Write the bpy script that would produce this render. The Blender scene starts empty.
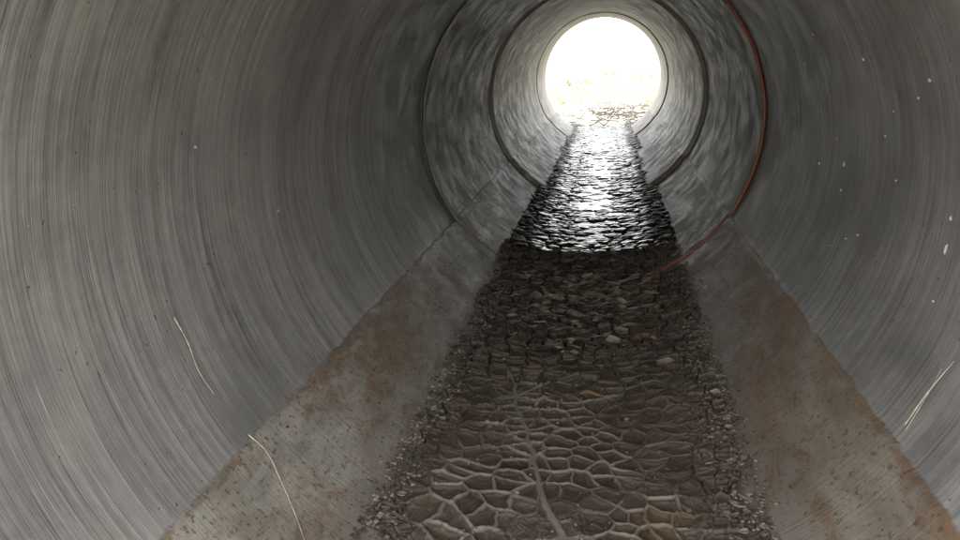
import bpy, math, random
import numpy as np
from mathutils import Matrix, Vector
random.seed(7); rng=np.random.default_rng(11)
R=0.6
sc=bpy.context.scene
sc.view_settings.view_transform='Standard'; sc.view_settings.look='None'; sc.view_settings.exposure=0
COL=sc.collection

# ---------------------------------------------------------------- helpers
def fast_mesh(name,V,F,mat=None,smooth=True,attrs=None):
    me=bpy.data.meshes.new(name); V=np.asarray(V,dtype=np.float32); F=np.asarray(F,dtype=np.int32)
    me.vertices.add(len(V)); me.vertices.foreach_set('co',V.ravel())
    n,k=F.shape
    me.loops.add(n*k); me.loops.foreach_set('vertex_index',F.ravel())
    me.polygons.add(n); me.polygons.foreach_set('loop_start',np.arange(0,n*k,k,dtype=np.int32))
    me.polygons.foreach_set('loop_total',np.full(n,k,dtype=np.int32))
    me.polygons.foreach_set('use_smooth',np.full(n,smooth,dtype=bool))
    me.update(calc_edges=True)
    if attrs:
        for a,v in attrs.items():
            at=me.attributes.new(a,'FLOAT','POINT'); at.data.foreach_set('value',np.asarray(v,dtype=np.float32).ravel())
    me.validate()
    ob=bpy.data.objects.new(name,me); COL.objects.link(ob)
    if mat: me.materials.append(mat)
    return ob
def poly_mesh(name,V,F,mat=None,smooth=False):
    me=bpy.data.meshes.new(name); me.from_pydata([tuple(v) for v in V],[],F); me.update()
    if smooth:
        for p in me.polygons:p.use_smooth=True
    ob=bpy.data.objects.new(name,me); COL.objects.link(ob)
    if mat: me.materials.append(mat)
    return ob
def gridfaces(ny,nx):
    i=np.arange(ny-1)[:,None]*nx+np.arange(nx-1)[None,:]
    return np.stack([i,i+1,i+nx+1,i+nx],-1).reshape(-1,4)
def _h(ix,iy,s):
    n=(ix.astype(np.int64)*374761393+iy.astype(np.int64)*668265263+s*974711)&0xffffffff
    n=((n^(n>>13))*1274126177)&0xffffffff
    n=((n^(n>>16))*2246822519)&0xffffffff
    return ((n^(n>>15))&0xffffff)/float(0xffffff)
def vnoise(x,y,s=0):
    ix=np.floor(x);iy=np.floor(y);fx=x-ix;fy=y-iy
    fx=fx*fx*(3-2*fx);fy=fy*fy*(3-2*fy);ix=ix.astype(int);iy=iy.astype(int)
    a=_h(ix,iy,s);b=_h(ix+1,iy,s);c=_h(ix,iy+1,s);d=_h(ix+1,iy+1,s)
    return (a*(1-fx)+b*fx)*(1-fy)+(c*(1-fx)+d*fx)*fy
def fbm(x,y,s=0,o=4):
    t=0;a=.5;n=0
    for k in range(o):
        t=t+a*vnoise(x*2**k,y*2**k,s+k*17);n+=a;a*=.5
    return t/n
def sstep(a,b,x):
    t=np.clip((x-a)/(b-a),0,1);return t*t*(3-2*t)
def voronoi(x,y,s):
    ix=np.floor(x).astype(int);iy=np.floor(y).astype(int)
    f1=np.full(x.shape,9.);f2=np.full(x.shape,9.)
    p1x=np.zeros(x.shape);p1y=p1x.copy();p2x=p1x.copy();p2y=p1x.copy();rid=p1x.copy();rid2=p1x.copy()
    for dx in(-1,0,1):
        for dy in(-1,0,1):
            cx=ix+dx;cy=iy+dy
            px=cx+.08+.84*_h(cx,cy,s);py=cy+.08+.84*_h(cx,cy,s+5)
            d=np.hypot(px-x,py-y);r=_h(cx,cy,s+9);r2=_h(cx,cy,s+13)
            m=d<f1; m2=(~m)&(d<f2)
            f2=np.where(m,f1,np.where(m2,d,f2));p2x=np.where(m,p1x,np.where(m2,px,p2x));p2y=np.where(m,p1y,np.where(m2,py,p2y))
            f1=np.where(m,d,f1);p1x=np.where(m,px,p1x);p1y=np.where(m,py,p1y);rid=np.where(m,r,rid);rid2=np.where(m,r2,rid2)
    L=np.hypot(p2x-p1x,p2y-p1y)+1e-6
    e=(((p1x+p2x)/2-x)*(p2x-p1x)+((p1y+p2y)/2-y)*(p2y-p1y))/L
    return e,rid,rid2,x-p1x,y-p1y,p1x,p1y

# ---------------------------------------------------------------- node helpers
class NT:
    def __init__(s,name):
        s.m=bpy.data.materials.new(name);s.m.use_nodes=True;s.t=s.m.node_tree;s.n=s.t.nodes;s.l=s.t.links
        s.b=s.n['Principled BSDF'];s.co=s.n.new('ShaderNodeTexCoord').outputs['Object']
    def put(s,inp,v):
        if hasattr(v,'links') or hasattr(v,'is_linked'): s.l.new(v,inp)
        else:
            if isinstance(v,tuple) and len(v)==3 and len(inp.default_value)==4: v=(*v,1)
            inp.default_value=v
    def map(s,scale=(1,1,1),rot=(0,0,0),loc=(0,0,0)):
        n=s.n.new('ShaderNodeMapping');s.l.new(s.co,n.inputs[0]);n.inputs['Scale'].default_value=scale;n.inputs['Rotation'].default_value=rot;n.inputs['Location'].default_value=loc;return n.outputs[0]
    def noise(s,vec,scale,detail=5,rough=.55,dist=0):
        n=s.n.new('ShaderNodeTexNoise');s.l.new(vec,n.inputs['Vector']);n.inputs['Scale'].default_value=scale;n.inputs['Detail'].default_value=detail;n.inputs['Roughness'].default_value=rough;n.inputs['Distortion'].default_value=dist;return n.outputs[0]
    def ramp(s,v,a,b,c0=0.,c1=1.):
        n=s.n.new('ShaderNodeMapRange');s.put(n.inputs[0],v);n.inputs[1].default_value=a;n.inputs[2].default_value=b;n.inputs[3].default_value=c0;n.inputs[4].default_value=c1;n.interpolation_type='SMOOTHSTEP';return n.outputs[0]
    def math(s,op,a,b=0.,c=None):
        n=s.n.new('ShaderNodeMath');n.operation=op;s.put(n.inputs[0],a);s.put(n.inputs[1],b)
        if c is not None:s.put(n.inputs[2],c)
        return n.outputs[0]
    def mix(s,f,a,b,mode='MIX'):
        n=s.n.new('ShaderNodeMix');n.data_type='RGBA';n.blend_type=mode;s.put(n.inputs[0],f);s.put(n.inputs[6],a);s.put(n.inputs[7],b);return n.outputs[2]
    def attr(s,name):
        n=s.n.new('ShaderNodeAttribute');n.attribute_name=name;return n.outputs['Fac']
    def bump(s,h,strength=.4,dist=.01,normal=None):
        n=s.n.new('ShaderNodeBump');s.l.new(h,n.inputs['Height']);n.inputs['Strength'].default_value=strength;n.inputs['Distance'].default_value=dist
        if normal is not None:s.l.new(normal,n.inputs['Normal'])
        return n.outputs[0]
    def out(s,col,rough=.6,normal=None,spec=None):
        s.put(s.b.inputs['Base Color'],col);s.put(s.b.inputs['Roughness'],rough)
        if normal is not None:s.l.new(normal,s.b.inputs['Normal'])
        if spec is not None:s.b.inputs['Specular IOR Level'].default_value=spec
        return s.m

def concrete(name,dark,light,band_amt=1.,streak=1.):
    t=NT(name)
    s1=t.noise(t.map((2.0,85,2.0),(0,0,.05)),1.,7,.66,.5)
    s2=t.noise(t.map((1.4,22,1.4),(.02,0,-.07)),1.,4,.6,.5)
    s3=t.noise(t.map((6,260,6),(0,0,.12)),1.,3,.6)
    bl=t.noise(t.co,2.3,5,.6,.4); bl2=t.noise(t.co,9,5,.65); fine=t.noise(t.co,45,5,.7)
    patch=t.ramp(t.noise(t.map(loc=(5,2,7)),3.2,3,.6),.38,.62,.55,1.15)
    f=t.math('ADD',t.math('MULTIPLY',t.ramp(s1,.36,.64),.48),t.math('MULTIPLY',t.ramp(s2,.36,.64),.24))
    f=t.math('ADD',f,t.math('MULTIPLY',t.ramp(s3,.38,.62),.20))
    f=t.math('ADD',f,t.math('MULTIPLY',t.ramp(fine,.35,.65),.14))
    f=t.math('ADD',t.math('MULTIPLY',t.math('SUBTRACT',f,.5),patch),.5)
    col=t.mix(f,dark,light)
    col=t.mix(t.ramp(bl,.42,.68,0,.5),col,tuple(c*.75 for c in dark))
    col=t.mix(t.ramp(bl2,.48,.72,0,.30),col,(light[0]*.98,light[1]*.93,light[2]*.84))
    sc1=t.ramp(t.noise(t.map((11,420,11),(0,0,-.16)),1.,2,.5),.66,.75)
    col=t.mix(t.math('MULTIPLY',sc1,.6),col,(.62,.61,.59))
    sp=t.ramp(t.noise(t.co,130,2,.5),.72,.77)
    col=t.mix(t.math('MULTIPLY',sp,.5),col,(.5,.48,.43))
    pit=t.ramp(t.noise(t.map((1,1,1),loc=(3,1,2)),75,2,.5),.71,.76)
    col=t.mix(t.math('MULTIPLY',pit,.55),col,(.06,.052,.042))
    sep=t.n.new('ShaderNodeSeparateXYZ');t.l.new(t.co,sep.inputs[0]);z=sep.outputs['Z'];x=sep.outputs['X']
    wob=t.math('MULTIPLY',t.math('SUBTRACT',t.noise(t.map((1,2,1)),6,6,.65),.5),.014)
    zz=t.math('ADD',z,wob)
    band=t.ramp(zz,.2635,.2665,1,0)
    g1=t.noise(t.map((1,.45,1)),16,7,.7,.3);g2=t.noise(t.map((1,.3,1),loc=(2,5,1)),5,6,.6)
    bc=t.mix(t.ramp(g1,.3,.7),(.26,.24,.205),(.49,.46,.40))
    bc=t.mix(t.ramp(g2,.40,.64,0,.65),bc,(.26,.205,.145))
    right=t.ramp(x,-.1,.3)
    bc=t.mix(t.math('MULTIPLY',right,.45),bc,(.21,.16,.115))
    low=t.ramp(zz,.11,.18,1,0)
    bc=t.mix(t.math('MULTIPLY',low,.40),bc,(.22,.22,.215))
    edge=t.ramp(zz,.215,.264)
    edge2=t.ramp(zz,.254,.263)
    r1=t.noise(t.map((1,.5,1),loc=(7,3,1)),30,8,.78,.5)
    rr=t.math('ADD',t.math('ADD',r1,t.math('MULTIPLY',edge,.07)),t.math('ADD',t.math('MULTIPLY',edge2,.06),t.math('MULTIPLY',t.math('SUBTRACT',g2,.5),.62)))
    rust=t.ramp(rr,.49,.66)
    rc=t.mix(t.ramp(bl2,.35,.65),(.14,.078,.045),(.28,.18,.105))
    bc=t.mix(t.math('MULTIPLY',rust,.75),bc,rc)
    specks=t.ramp(t.noise(t.map((1,1,1),loc=(1,9,4)),95,3,.6),.57,.65)
    bc=t.mix(t.math('MULTIPLY',specks,.7),bc,(.12,.078,.05))
    col=t.mix(t.math('MULTIPLY',band,band_amt),col,bc)
    h=t.math('ADD',t.math('MULTIPLY',s1,.6),t.math('MULTIPLY',s3,.35))
    h=t.math('SUBTRACT',h,t.math('MULTIPLY',pit,.6))
    h=t.math('ADD',h,t.math('MULTIPLY',t.math('MULTIPLY',band,g1),1.2))
    return t.out(col,t.ramp(bl2,.3,.7,.42,.64),t.bump(h,.65,.004),.48)

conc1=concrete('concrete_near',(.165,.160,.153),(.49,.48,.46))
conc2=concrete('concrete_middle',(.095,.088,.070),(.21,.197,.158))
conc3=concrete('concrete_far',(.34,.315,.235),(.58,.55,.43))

# ---------------------------------------------------------------- culvert
culvert=bpy.data.objects.new('concrete_culvert_pipe',None);COL.objects.link(culvert)
NA=320
th=np.linspace(0,2*np.pi,NA,endpoint=False)
zaxis=R
def section(name,y0,y1,mat,dr=0.,ox=0.,oz=0.):
    ch=.008
    prof=[(y0,R+.10,0),(y0,R+ch,1),(y0+ch*.35,R+ch*.3,1),(y0+ch,R,1)]
    n=int((y1-y0)/.05)+2
    for k in range(1,n): prof.append((y0+ch+(y1-y0-2*ch)*k/n,R,1))
    prof+=[(y1-ch,R,1),(y1-ch*.35,R+ch*.3,1),(y1,R+ch,1),(y1,R+.10,0)]
    V=[]
    zt=np.sin(th)
    step=.0065*(1-sstep(-.572,-.556,zt))
    for (y,r,inn) in prof:
        rr=np.full(NA,r+(dr if inn else 0.))
        if inn:
            rr=rr-step+ .0012*(fbm(th*6,np.full(NA,y*3.),3)-.5)*np.minimum(1,np.minimum(th,2*np.pi-th)*4)
        V.append(np.stack([rr*np.cos(th)+ox,np.full(NA,y),rr*np.sin(th)+zaxis+oz],-1))
    V=np.concatenate(V);P=len(prof)
    a=np.arange(P)[:,None];j=np.arange(NA)[None,:]
    F=np.stack([a*NA+j,((a+1)%P)*NA+j,((a+1)%P)*NA+(j+1)%NA,a*NA+(j+1)%NA],-1).reshape(-1,4)
    o=fast_mesh(name,V,F,mat);o.parent=culvert
    m=o.modifiers.new('es','EDGE_SPLIT');m.split_angle=math.radians(35)
    return o
YJ=[.25*R,4.54*R,7.28*R,9.95*R,11.9*R,13.55*R]
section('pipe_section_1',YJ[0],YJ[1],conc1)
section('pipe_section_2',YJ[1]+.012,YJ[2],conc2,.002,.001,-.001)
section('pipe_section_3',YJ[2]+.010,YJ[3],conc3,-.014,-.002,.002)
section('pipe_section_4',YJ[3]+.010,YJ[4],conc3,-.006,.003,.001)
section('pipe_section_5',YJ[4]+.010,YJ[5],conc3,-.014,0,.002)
def tube_ring(name,y,major,minor,mat,h=None,a0=0,a1=2*np.pi,jit=0.,n=260,m=8):
    full=abs(a1-a0-2*np.pi)<1e-6
    A=np.linspace(a0,a1,n,endpoint=not full);B=np.linspace(0,2*np.pi,m,endpoint=False)
    A2,B2=np.meshgrid(A,B,indexing='ij')
    jr=(fbm(A2*5,A2*0+2.,41)-.5)*jit
    jy=(fbm(A2*4,A2*0+7.,47)-.5)*jit*2
    rr=major+jr+minor*np.cos(B2);V=np.stack([rr*np.cos(A2),y+jy+(h or minor)*np.sin(B2),rr*np.sin(A2)+zaxis],-1).reshape(-1,3)
    nn=n if full else n-1
    i=np.arange(nn)[:,None];j=np.arange(m)[None,:]
    F=np.stack([i*m+j,i*m+(j+1)%m,((i+1)%n)*m+(j+1)%m,((i+1)%n)*m+j],-1).reshape(-1,4)
    o=fast_mesh(name,V,F,mat);o.parent=culvert;return o
t=NT('mortar');mortar=t.out(t.mix(t.noise(t.co,30,6,.6),(.20,.19,.16),(.42,.40,.34)),.85,t.bump(t.noise(t.co,60,5),.5,.004))
for k in range(1,5):
    tube_ring('joint_collar_%d'%k,YJ[k]+.006,R+.055,.048,mortar,h=.06)
t=NT('red_gasket');red=t.out(t.mix(t.ramp(t.noise(t.co,14,6,.7),.35,.7),(.46,.13,.08),(.24,.12,.08)),.55,t.bump(t.noise(t.co,50,3),.3,.003))
t=NT('grey_seal');gseal=t.out(t.mix(t.ramp(t.noise(t.co,9,4,.6),.40,.62),(.26,.25,.23),(.50,.49,.45)),.65)
tube_ring('gasket_red',YJ[1]+.004,R-.004,.0055,red,a0=math.radians(-76),a1=math.radians(62),jit=.008)
tube_ring('gasket_grey',YJ[1]+.004,R-.006,.0050,gseal,a0=math.radians(100),a1=math.radians(236),jit=.004)

# ---------------------------------------------------------------- mud
def wall_z(x): return -np.sqrt(np.maximum(.01,(.989*R)**2-x*x))
def dry_base(x,y):
    tt=np.abs(x)/(.565*R)
    z=R*(-.892+.075*tt**2)+ (fbm(x*5+3,y*5,5)-.5)*.016
    dip=np.exp(-((y-4.56*R)/(.16*R))**2)*sstep(.10*R,.28*R,x)
    z=z*(1-dip)+dip*(wall_z(x)-.012)
    return z
def build_dry():
    xs=np.arange(-.62*R,.62*R,.0019)
    ys=np.concatenate([np.arange(.27*R,1.45*R,.008),np.arange(1.45*R,3.2*R,.0019),np.arange(3.2*R,5.1*R,.0028)])
    X,Y=np.meshgrid(xs,ys)
    wx=(fbm(X*24,Y*24,61,3)-.5)*.020;wy=(fbm(X*24,Y*24,77,3)-.5)*.020
    wx+=(fbm(X*5,Y*5,62,2)-.5)*.06;wy+=(fbm(X*5,Y*5,78,2)-.5)*.06
    cs=.047
    U=(X+wx)/(cs*1.05);Vv=(Y+wy)/cs
    e,rid,rid2,rx,ry,px,py=voronoi(U,Vv,3)
    e*=cs
    e2,r2a,r2b,qx,qy,_,_=voronoi(U*1.9+3.3,Vv*1.9+1.7,23); e2*=cs/1.9
    base=dry_base(X,Y)
    cxm=px*cs*1.05;cym=py*cs
    far=sstep(2.5*R,3.5*R,Y+(fbm(X*5,Y*5,90)-.5)*.6)
    edgezone=sstep(.30*R,.46*R,np.abs(X)+(fbm(X*6,Y*6,95)-.5)*.14)
    ridge=(1-far)*(1-.75*edgezone)*(.6+.4*sstep(.36,.52,fbm(X*6,Y*6,33)))
    sub=np.maximum(.55*sstep(.46,.60,fbm(X*8+9,Y*8,35)),edgezone*.9)
    wv=vnoise(X*30,Y*30,8)
    w=(.0015+.0018*wv)*(1+.25*far)
    crack=1-sstep(w*.4,w*1.4,e)
    crack2=(1-sstep(.0005,.0024,e2))*sub
    rim=np.exp(-((e-w*1.3-.0025)/.0025)**2)
    rim2=np.exp(-((e2-.0036)/.0020)**2)*sub
    tilt=(rx*np.cos(rid*6.28)+ry*np.sin(rid*6.28))*cs*(.04+.14*far+.06*edgezone)*(rid2+.3)
    lip=sstep(-.1,-.6,ry)*(.2+.8*far)*.0050*(.3+rid)
    tilt2=(qx*np.cos(r2a*6.28)+qy*np.sin(r2a*6.28))*cs*.5*.18*sub
    off=(rid2-.5)*(.0018+.0045*far)
    micro=(fbm(X*90,Y*90,51,3)-.5)*.0016
    dish=-.0030*sstep(0,.016,e)-.0012*sstep(0,.010,e2)*sub
    z=base+off+tilt+tilt2+lip+micro+dish+rim*(.0014+.0028*far)*(.4+rid)+rim2*.0014
    z-=crack*(1-ridge)*(.0075+.003*far)+crack2*(1-ridge*.55)*.0045
    rw=.0018+.0019*vnoise(X*14,Y*14,19)
    rdg=(1-sstep(rw*.5,rw*1.4,e))*ridge
    rdg2=(1-sstep(.0006,.0022,e2))*ridge*.6*sub
    seam=np.exp(-((e-rw*1.6-.0008)/.0010)**2)*ridge
    z+=np.maximum(rdg*.0036,rdg2*.0022)-seam*.0014
    pts=np.array([(-.235,2.72),(-.225,2.60),(-.16,2.40),(-.116,2.22),(-.07,2.02),(0.,1.80),(.04,1.5)])*R
    D=np.full(X.shape,9.)
    Xw=X+(fbm(X*25,Y*25,14,2)-.5)*.02
    def seg(a,b):
        ab=b-a;tt=np.clip(((Xw-a[0])*ab[0]+(Y-a[1])*ab[1])/(ab@ab),0,1)
        return np.hypot(Xw-a[0]-tt*ab[0],Y-a[1]-tt*ab[1])
    for a,b in zip(pts[:-1],pts[1:]): D=np.minimum(D,seg(a,b))
    br=[((-.235,2.72),(-.30,2.95)),((-.235,2.7),(-.12,2.86))]
    for a,b in br: D=np.minimum(D,seg(np.array(a)*R,np.array(b)*R)*1.8)
    main=1-sstep(.0035,.0080,D)
    z=z*(1-main)+main*(base+.002+micro)
    light=np.clip(np.maximum(np.maximum(rdg*.9,rdg2*.65),main*.75)+ .55*rim*(.1+.9*rid)*(1-crack)*(.35+far)*(.4+.6*wv)+.3*rim2,0,1)  # pale ridge tone, plus light caught on curled plate rims, painted into the colour
    crack_shade=np.clip(crack*(1-ridge)+.8*crack2*(1-ridge*.8)+.5*seam,0,1)*(1-main)
    lim=(.485+.08*(fbm(cxm*0+3,cym*9,71)))*R
    lim2=lim+.03*R*(rid-.5)*2
    gone=sstep(0,.004,np.abs(cxm-.01*R)-lim2)
    z-=gone*.03
    z=np.where(Y>5.0*R,z-(Y-5.0*R)*.8,z)
    return fast_mesh('cracked_mud',np.stack([X,Y,z+zaxis],-1).reshape(-1,3),gridfaces(*X.shape),None,True,
        {'light':light,'crack_shade':crack_shade,'rnd':r2a*.3*sub+rid*(1-.3*sub)})
mud=build_dry()
t=NT('dry_cracked_mud')
L=t.attr('light');Dp=t.attr('crack_shade');Rn=t.attr('rnd')
n1=t.noise(t.co,7,6,.6);n2=t.noise(t.co,60,6,.65);n3=t.noise(t.map(loc=(4,4,4)),5,5,.6);n4=t.noise(t.map(loc=(8,1,4)),11,6,.7)
c=t.mix(t.ramp(Rn,0,1),(.060,.043,.032),(.128,.098,.076))
c=t.mix(t.ramp(n1,.35,.65,0,.45),c,(.130,.100,.078))
c=t.mix(t.ramp(n2,.42,.8,0,.5),c,(.19,.155,.125))
c=t.mix(t.ramp(n4,.55,.70,0,.45),c,(.225,.185,.145))
c=t.mix(t.math('MULTIPLY',L,.82),c,(.33,.295,.25))
pat=t.ramp(n3,.60,.67);c=t.mix(t.math('MULTIPLY',pat,.42),c,(.21,.13,.07))
c=t.mix(t.math('MULTIPLY',Dp,.9),c,(.018,.013,.010))  # shade inside the cracks, darkened in the mud colour
mudmat=t.out(c,t.ramp(n1,.3,.7,.45,.75),t.bump(t.noise(t.co,160,5,.6),.5,.002),.28)
mud.data.materials.append(mudmat)

def wet_base(x,y):
    tt=np.abs(x)/(.565*R)
    return R*(-.884+.06*tt**2)+(fbm(x*5+1,y*5,15)-.5)*.010
def build_wet():
    xs=np.arange(-.64*R,.64*R,.0042);ys=np.concatenate([np.arange(4.96*R,9*R,.0042),np.arange(9*R,14.2*R,.008)])
    X,Y=np.meshgrid(xs,ys)
    wx=(fbm(X*18,Y*18,161,3)-.5)*.05;wy=(fbm(X*18,Y*18,177,3)-.5)*.05
    cs=.056
    e,rid,rid2,rx,ry,px,py=voronoi((X+wx)/(cs*1.2),(Y+wy)/(cs*1.15),303);e*=cs
    base=wet_base(X,Y)
    crack=1-sstep(.001,.007,e)
    side=sstep(.32*R,.46*R,np.abs(X)+(fbm(X*12,Y*12,91)-.5)*.12)
    z=base+(rid2-.5)*.005+.0030*(1-(np.hypot(rx,ry)*1.3)**2)-crack*.005*(.3+.7*rid)+ (rx*np.cos(rid*6.28)+ry*np.sin(rid*6.28))*cs*.07
    z+=(fbm(X*22,Y*30,404,3)-.5)*.009
    z+=side*(.005+.010*(fbm(X*45,Y*45,44,3)-.5))
    lim=(.50+.10*fbm(X*0+3,Y*5,171)+.03*vnoise(X*0,Y*30,7))*R
    z-=sstep(0,.006,np.abs(X)-lim)*.03
    return fast_mesh('wet_mud',np.stack([X,Y,z+zaxis],-1).reshape(-1,3),gridfaces(*X.shape),None,True,{'side':side})
wet=build_wet()
t=NT('wet_mud')
sd=t.attr('side');n=t.noise(t.co,40,5,.6)
c=t.mix(n,(.018,.014,.011),(.050,.039,.030))
r=t.math('ADD',t.ramp(n,.3,.7,.09,.22),t.math('MULTIPLY',sd,.35))
wet.data.materials.append(t.out(c,r,t.bump(t.noise(t.co,90,4),.35,.0025),.5))
xs=np.linspace(-.44*R,.44*R,30);ys=np.arange(5.15*R,14.2*R,.05);X,Y=np.meshgrid(xs,ys)
wa=fast_mesh('water',np.stack([X,Y,X*0+R*(1-.884)+.002],-1).reshape(-1,3),gridfaces(*X.shape),None,True)
t=NT('water');m=t.out((.012,.011,.010),.03,t.bump(t.noise(t.map((1,1.6,1)),26,4,.5),.30,.005),.55);wa.data.materials.append(m)

# ---------------------------------------------------------------- loose bits
def surf(x,y):
    xa=np.array([x]);ya=np.array([y])
    a=(dry_base(xa,ya) if y<5*R else wet_base(xa,ya))[0]; return max(a,wall_z(xa)[0])+zaxis
def flakes(name,items,mat):
    V=[];F=[]
    for (x,y,s,th_) in items:
        n=random.randint(5,8);a0=random.random()*6.28;N=len(V)
        rot=Matrix.Rotation(random.uniform(-.45,.35),3,'X')@Matrix.Rotation(random.uniform(-.35,.35),3,'Y')
        z=surf(x,y)+s*.18+.0015
        curl=random.uniform(.08,.35)
        ring=[]
        for k in range(n):
            a=a0+k*6.283/n+random.uniform(-.3,.3);r_=s*random.uniform(.55,1.15)
            ring.append((r_*math.cos(a),r_*math.sin(a)*random.uniform(.7,1)))
        for fac,zo in((0,0),(.55,.25),(1,1)):
            if fac==0:
                V.append(Vector((x,y,z))+rot@Vector((0,0,0)));continue
            for (u,v) in ring: V.append(Vector((x,y,z))+rot@Vector((u*fac,v*fac,zo*s*curl)))
        for (u,v) in ring: V.append(Vector((x,y,z))+rot@Vector((u*.97,v*.97,s*curl-th_)))
        V.append(Vector((x,y,z))+rot@Vector((0,0,-th_)))
        for k in range(n):
            k2=(k+1)%n;a=N+1;b=N+1+n;c_=N+1+2*n;e=N+1+3*n
            F.append((N,a+k,a+k2));F.append((a+k,b+k,b+k2,a+k2));F.append((b+k,c_+k,c_+k2,b+k2));F.append((c_+k,e,c_+k2))
    return poly_mesh(name,V,F,mat)
t=NT('mud_flake');n=t.noise(t.co,18,5,.6)
flm=t.out(t.mix(t.ramp(n,.36,.62),(.09,.066,.050),(.34,.29,.235)),.85,t.bump(t.noise(t.co,150,4),.5,.002),.2)
it=[]
for k in range(320):
    x=random.gauss(-.02,.18)*R;y=random.gauss(3.95,.36)*R
    if abs(x)<.44*R and y<4.95*R and not(x>.22*R and abs(y-4.56*R)<.2*R): it.append((x,y,random.uniform(.006,.028),random.uniform(.0015,.003)))
for k in range(130):
    sx=random.choice([-1,1]);x=sx*random.uniform(.44,.575)*R;y=random.uniform(1.5,4.3)*R
    it.append((x,y,random.uniform(.004,.011),.0015))
for k in range(70):
    it.append((random.uniform(-.45,.45)*R,random.uniform(1.6,4)*R,random.uniform(.003,.009),.0015))
flakes('mud_flakes',it,flm)
def crumbs(name,items,mat):
    P=(1+5**.5)/2
    iv=[(-1,P,0),(1,P,0),(-1,-P,0),(1,-P,0),(0,-1,P),(0,1,P),(0,-1,-P),(0,1,-P),(P,0,-1),(P,0,1),(-P,0,-1),(-P,0,1)]
    fc=[(0,11,5),(0,5,1),(0,1,7),(0,7,10),(0,10,11),(1,5,9),(5,11,4),(11,10,2),(10,7,6),(7,1,8),(3,9,4),(3,4,2),(3,2,6),(3,6,8),(3,8,9),(4,9,5),(2,4,11),(6,2,10),(8,6,7),(9,8,1)]
    V=[];F=[]
    for (x,y,z,s) in items:
        N=len(V);sx,sy,sz=random.uniform(.6,1.2),random.uniform(.6,1.2),random.uniform(.4,.8)
        for v in iv:
            q=s/1.9*random.uniform(.75,1.2);V.append((x+v[0]*q*sx,y+v[1]*q*sy,z+v[2]*q*sz))
        F+=[tuple(N+i for i in f) for f in fc]
    return poly_mesh(name,V,F,mat)
t=NT('mud_crumb');n=t.noise(t.co,35,3,.6)
cm=t.out(t.mix(t.ramp(n,.38,.66),(.07,.053,.04),(.34,.30,.25)),.9,None,.2)
it=[]
for k in range(2800):
    sx=random.choice([-1,1]);x=sx*(.54+abs(random.gauss(0,.018))-random.random()**2*.10)*R;y=random.uniform(1.3,4.9)*R
    if x>0 and abs(y-4.56*R)<.12*R: continue
    it.append((x,y,surf(x,y)+.001,random.uniform(.0015,.0055)))
for k in range(400):
    x=random.gauss(0,.24)*R;y=random.uniform(1.5,4.9)*R
    if abs(x)<.5*R and not(x>.2*R and abs(y-4.56*R)<.15*R): it.append((x,y,surf(x,y)+.001,random.uniform(.0015,.004)))
for k in range(300):
    a=math.radians(random.choice([random.uniform(213,234),random.uniform(-54,-32)]));x=R*.985*math.cos(a);z=zaxis+R*.985*math.sin(a)
    it.append((x,random.uniform(1.5,5)*R,z,random.uniform(.001,.003)))
crumbs('mud_crumbs',it,cm)

def stalk(name,path,rad,mat):
    cu=bpy.data.curves.new(name,'CURVE');cu.dimensions='3D';cu.bevel_depth=rad;cu.bevel_resolution=2;cu.resolution_u=8
    sp=cu.splines.new('BEZIER');sp.bezier_points.add(len(path)-1)
    for i,(p,b) in enumerate(zip(path,sp.bezier_points)):
        b.co=p;b.handle_left_type=b.handle_right_type='AUTO';b.radius=1-.55*i/(len(path)-1)
    o=bpy.data.objects.new(name,cu);COL.objects.link(o);cu.materials.append(mat);return o
def on(a,y,off=.004): a=math.radians(a);return((R-off)*math.cos(a),y*R,zaxis+(R-off)*math.sin(a))
t=NT('dry_straw');straw=t.out(t.mix(t.ramp(t.noise(t.co,60,3),.35,.65),(.40,.35,.26),(.68,.64,.55)),.6)
stalk('straw_stalk',[on(191.7,1.671,.004),on(196,1.68,.006),on(200.5,1.665,.008),on(204.9,1.681,.004)],.0013,straw)
stalk('straw_stalk',[on(213.2,1.693,.008),on(217,1.70,.010),on(221.1,1.667,.010),on(226,1.61,.010),on(231,1.53,.011)],.0012,straw)
stalk('straw_stalk',[on(-31.2,1.82,.008),on(-26,1.822,.010),on(-20.,1.816,.004)],.0013,straw)
stalk('straw_stalk',[on(-31.6,1.80,.009),on(-27,1.82,.008),on(-22.,1.845,.004)],.0008,straw)
t=NT('lime_deposit');lime=t.out(t.mix(t.noise(t.co,50,3),(.50,.49,.47),(.72,.71,.69)),.8)
def deposit(items):
    V=[];F=[]
    for(a,y,s,asp) in items:
        N=len(V);n=14
        def P(u,v,h):
            aa=math.radians(a)+v/R;rr=R-h;return(rr*math.cos(aa),y*R+u,zaxis+rr*math.sin(aa))
        V.append(P(0,0,.003))
        rs=[random.uniform(.5,1.2) for _ in range(n)]
        for f,h in((.6,.0025),(1,-.001)):
            for k in range(n):
                V.append(P(s*f*rs[k]*math.cos(k*6.283/n),s*asp*f*rs[k]*math.sin(k*6.283/n),h))
        for k in range(n):
            k2=(k+1)%n;F.append((N,N+1+k,N+1+k2));F.append((N+1+k,N+1+n+k,N+1+n+k2,N+1+k2))
    return poly_mesh('lime_deposit',V,F,lime,True)
dl=[(-7.5,2.07,.0035,2.8),(-3,2.08,.003,1.5),(-2.5,3.02,.007,.9),(-5,3.35,.004,1.2),(-8,3.0,.004,1),(-18,3.6,.003,1),(6,2.6,.003,1),(14,2.3,.004,.8),(-14,2.7,.0025,1.2),(20,2.7,.0035,1),(168,1.9,.003,1),(184,2.4,.0025,1.4),(17,2.2,.006,.7)]
for k in range(16): dl.append((random.uniform(-28,28),random.uniform(1.8,4.2),random.uniform(.0010,.0026),random.uniform(.7,1.6)))
deposit(dl)
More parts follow.
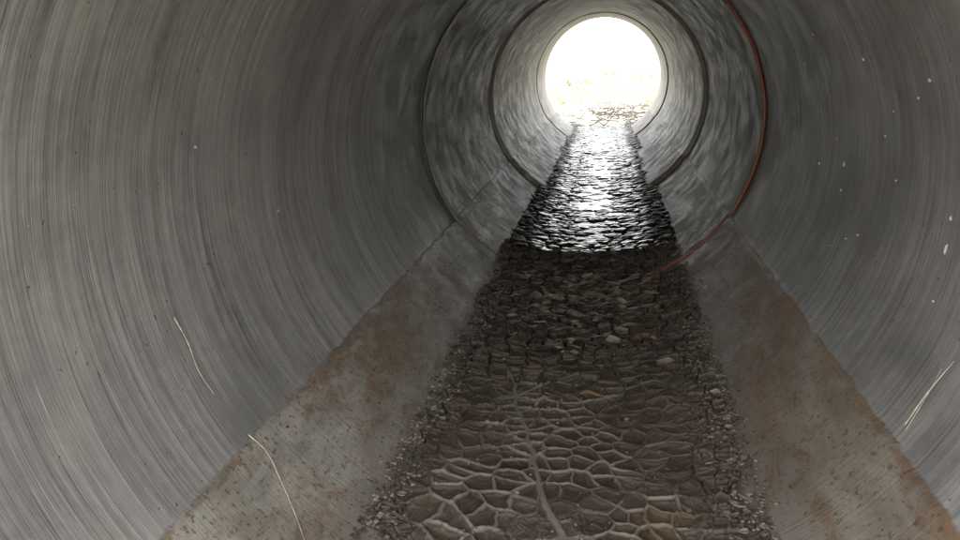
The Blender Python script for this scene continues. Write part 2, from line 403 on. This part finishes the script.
t=NT('dead_leaf');lf=t.out(t.mix(t.noise(t.co,40,3),(.30,.19,.11),(.42,.29,.17)),.7)
V=[];F=[];lx,ly=.053*R,2.72*R;lz=surf(lx,ly)+.007
for i in range(9):
    u=i/8;w=.011*math.sin(math.pi*min(1,u*.95+.03))**.7
    for j in(-1,0,1): V.append((lx+(u-.5)*.05,ly+j*w+.006*math.sin(u*3),lz+abs(j)*.004+.003*math.sin(u*5)))
for i in range(8):
    for j in(0,1): a=i*3+j;F.append((a,a+1,a+4,a+3))
poly_mesh('dead_leaf',V,F,lf,True)

# ---------------------------------------------------------------- outside
t=NT('pale_gravel_soil');n=t.noise(t.co,.7,6,.6);n2=t.noise(t.co,14,6,.7)
soil=t.mix(t.ramp(n,.35,.65),(.46,.44,.39),(.34,.33,.26));soil=t.mix(t.ramp(n2,.4,.7,0,.6),soil,(.54,.52,.48))
soilm=t.out(soil,.9,t.bump(n2,.6,.05))
ax=np.unique(np.concatenate([np.linspace(-600,-40,20),np.linspace(-40,-6,35),np.linspace(-6,6,97),np.linspace(6,40,35),np.linspace(40,600,20)]))
ay=np.unique(np.concatenate([np.linspace(-600,-40,20),np.linspace(-40,-4,37),np.linspace(-4,16,161),np.linspace(16,60,45),np.linspace(60,900,30)]))
X,Y=np.meshgrid(ax,ay)
y0,y1=YJ[0],YJ[5]
inside=(np.abs(X)<1.1)&(Y>y0+.0)&(Y<y1+.02)
Z=.045+(fbm(X*.9,Y*.9,200)-.5)*.10+.25*sstep(1.0,5,np.abs(X))+sstep(20,120,np.hypot(X,Y))*1.2*(fbm(X*.02,Y*.02,210)-.2)
Z=np.where(inside,-.2,Z)
g=fast_mesh('ground',np.stack([X,Y,Z],-1).reshape(-1,3),gridfaces(*X.shape),soilm,True)
ya,yb=y0+.12,y1-.12;H=1.75;W=40
V=[(-W,ya,H),(W,ya,H),(W,yb,H),(-W,yb,H),
   (-1.6,ya,H),(1.6,ya,H),(1.6,yb,H),(-1.6,yb,H),
   (-W,ya-2.6,0),(-1.6-.6,ya-2.6,0),(-1.6,ya,0),(1.6,ya,0),(2.2,ya-2.6,0),(W,ya-2.6,0),
   (-W,yb+2.6,0),(-2.2,yb+2.6,0),(-1.6,yb,0),(1.6,yb,0),(2.2,yb+2.6,0),(W,yb+2.6,0)]
F=[(0,4,7,3),(4,5,6,7),(5,1,2,6),(0,8,9,4),(4,9,10),(5,11,12),(5,12,13,1),(3,7,15,14),(7,16,15),(6,18,17),(6,2,19,18)]
poly_mesh('embankment',V,F,soilm)
t=NT('headwall_concrete');hw=t.out(t.mix(t.noise(t.co,5,7,.6),(.25,.24,.21),(.42,.40,.36)),.8,t.bump(t.noise(t.co,40,6),.4,.01))
def headwall(yc):
    n=96;V=[];F=[];r=R+.095
    for yy in(yc-.1,yc+.1):
        for k in range(n):
            a=2*math.pi*k/n;c,s=math.cos(a),math.sin(a);V.append((r*c,yy,zaxis+r*s))
        for k in range(n):
            a=2*math.pi*k/n;c,s=math.cos(a),math.sin(a)
            m=min(1.75/max(abs(c),1e-6),(1.28 if s>0 else .95)/max(abs(s),1e-6))
            V.append((m*c,yy,zaxis+m*s))
    for k in range(n):
        q=(k+1)%n
        F+=[(k,q,n+q,n+k),(2*n+k,3*n+k,3*n+q,2*n+q),(k,2*n+k,2*n+q,q),(n+k,n+q,3*n+q,3*n+k)]
    return poly_mesh('concrete_headwall',V,F,hw)
headwall(y0+.13);headwall(y1-.13)
t=NT('twig_bark');tw=t.out((.34,.30,.25),.8)
t=NT('dry_leaves');lv=t.out(t.mix(t.noise(t.co,8,3),(.24,.24,.15),(.46,.43,.33)),.7)
def stick(V,F,a,b,r0,r1):
    a=Vector(a);b=Vector(b);d=(b-a).normalized();u=d.orthogonal().normalized();w=d.cross(u);N=len(V)
    for p,r in((a,r0),(b,r1)):
        for k in range(4):
            an=k*math.pi/2;V.append(p+u*r*math.cos(an)+w*r*math.sin(an))
    for k in range(4): q=(k+1)%4;F.append((N+k,N+q,N+4+q,N+4+k))
def shrub(x,y,h,n=10):
    V=[];F=[];LV=[];LF=[]
    def grow(p,d,l,r,lev):
        q=p+d*l;stick(V,F,p,q,r,r*.65)
        if lev==0:
            for _ in range(3):
                c=p.lerp(q,random.random())+Vector([random.uniform(-.05,.05) for _ in range(3)])
                u=Vector([random.gauss(0,1) for _ in range(3)]).normalized()*.018;w=u.orthogonal().normalized()*.009;N=len(LV)
                LV.extend([c-u,c+w,c+u,c-w]);LF.append((N,N+1,N+2,N+3))
            return
        for _ in range(3):
            dd=(d+Vector((random.uniform(-.7,.7),random.uniform(-.7,.7),random.uniform(-.25,.5)))).normalized();grow(q,dd,l*random.uniform(.6,.85),r*.6,lev-1)
    for _ in range(n):
        d=Vector((random.uniform(-.7,.7),random.uniform(-.7,.7),1)).normalized();grow(Vector((x+random.uniform(-.15,.15),y+random.uniform(-.15,.15),.03)),d,h*.35,.006,3)
    e=bpy.data.objects.new('shrub',None);COL.objects.link(e)
    a=poly_mesh('branches',V,F,tw);b=poly_mesh('leaves',LV,LF,lv);a.parent=e;b.parent=e
shrub(-.5,15,.45,6);shrub(.8,16,.5,6);shrub(.2,18.5,.5,5);shrub(2.2,22,1.0,6);shrub(-2.6,23,1.0,6)
V=[];F=[]
for k in range(170):
    x=random.gauss(.18,.28);y=random.gauss(9.8,.9);a=random.random()*3.14;l=random.uniform(.06,.28);z=.08+random.random()*.04
    if y<8.3: continue
    stick(V,F,(x,y,z),(x+l*math.cos(a),y+l*math.sin(a),z+random.uniform(-.02,.07)),.006,.003)
t=NT('dark_twig');tw2=t.out((.12,.09,.065),.8)
poly_mesh('dead_twigs',V,F,tw2)
V=[];F=[]
for k in range(2600):
    if random.random()<.5: x=random.choice([-1,1])*random.uniform(.5,3);y=random.uniform(y1+.4,16)
    else: x=random.uniform(-3,3);y=random.uniform(12,19)
    h=random.uniform(.03,.14);a=random.random()*6.28;w=.003;N=len(V);lx_=random.uniform(-.08,.08);ly_=random.uniform(-.08,.08)
    V+=[(x-w*math.cos(a),y-w*math.sin(a),.0),(x+w*math.cos(a),y+w*math.sin(a),.0),(x+lx_*.4,y+ly_*.4,h*.7+.04),(x+lx_,y+ly_,h+.05)]
    F+=[(N,N+1,N+2),(N+1,N+3,N+2)]
poly_mesh('dry_grass',V,F,lv)

# ---------------------------------------------------------------- light
w=bpy.data.worlds.new('World');sc.world=w;w.use_nodes=True;nt=w.node_tree
sky=nt.nodes.new('ShaderNodeTexSky');sky.sky_type='NISHITA';sky.sun_disc=False
EL=math.radians(58);AZ=math.radians(205)
sky.sun_elevation=EL;sky.sun_rotation=AZ;sky.dust_density=2;sky.air_density=1
hs=nt.nodes.new('ShaderNodeHueSaturation');hs.inputs['Saturation'].default_value=.25
nt.links.new(sky.outputs[0],hs.inputs['Color'])
mx=nt.nodes.new('ShaderNodeMix');mx.data_type='RGBA';mx.inputs[0].default_value=.7   # thin bright overcast over the sky
nt.links.new(hs.outputs[0],mx.inputs[6]);mx.inputs[7].default_value=(3.6,3.58,3.52,1)
bg=nt.nodes['Background'];nt.links.new(mx.outputs[2],bg.inputs[0]);bg.inputs[1].default_value=1.0
sd=Vector((math.sin(AZ)*math.cos(EL),math.cos(AZ)*math.cos(EL),math.sin(EL)))
sl=bpy.data.lights.new('sun','SUN');sl.energy=3;sl.angle=math.radians(15);sl.color=(1,.95,.88)
so=bpy.data.objects.new('sun',sl);COL.objects.link(so);so.rotation_euler=sd.to_track_quat('Z','Y').to_euler();so.location=(0,0,20)

# ---------------------------------------------------------------- camera
cd=bpy.data.cameras.new('camera');cam=bpy.data.objects.new('camera',cd);COL.objects.link(cam)
cd.sensor_width=36;cd.lens=753/960*36;cd.clip_start=.02;cd.clip_end=3000
M=Matrix(((.9854,0,.1701),(.1636,.2732,-.9479),(-.0465,.962,.2692))).to_4x4()
M.translation=Vector((.13*R,0,zaxis+.40*R))
cam.matrix_world=M
sc.camera=cam
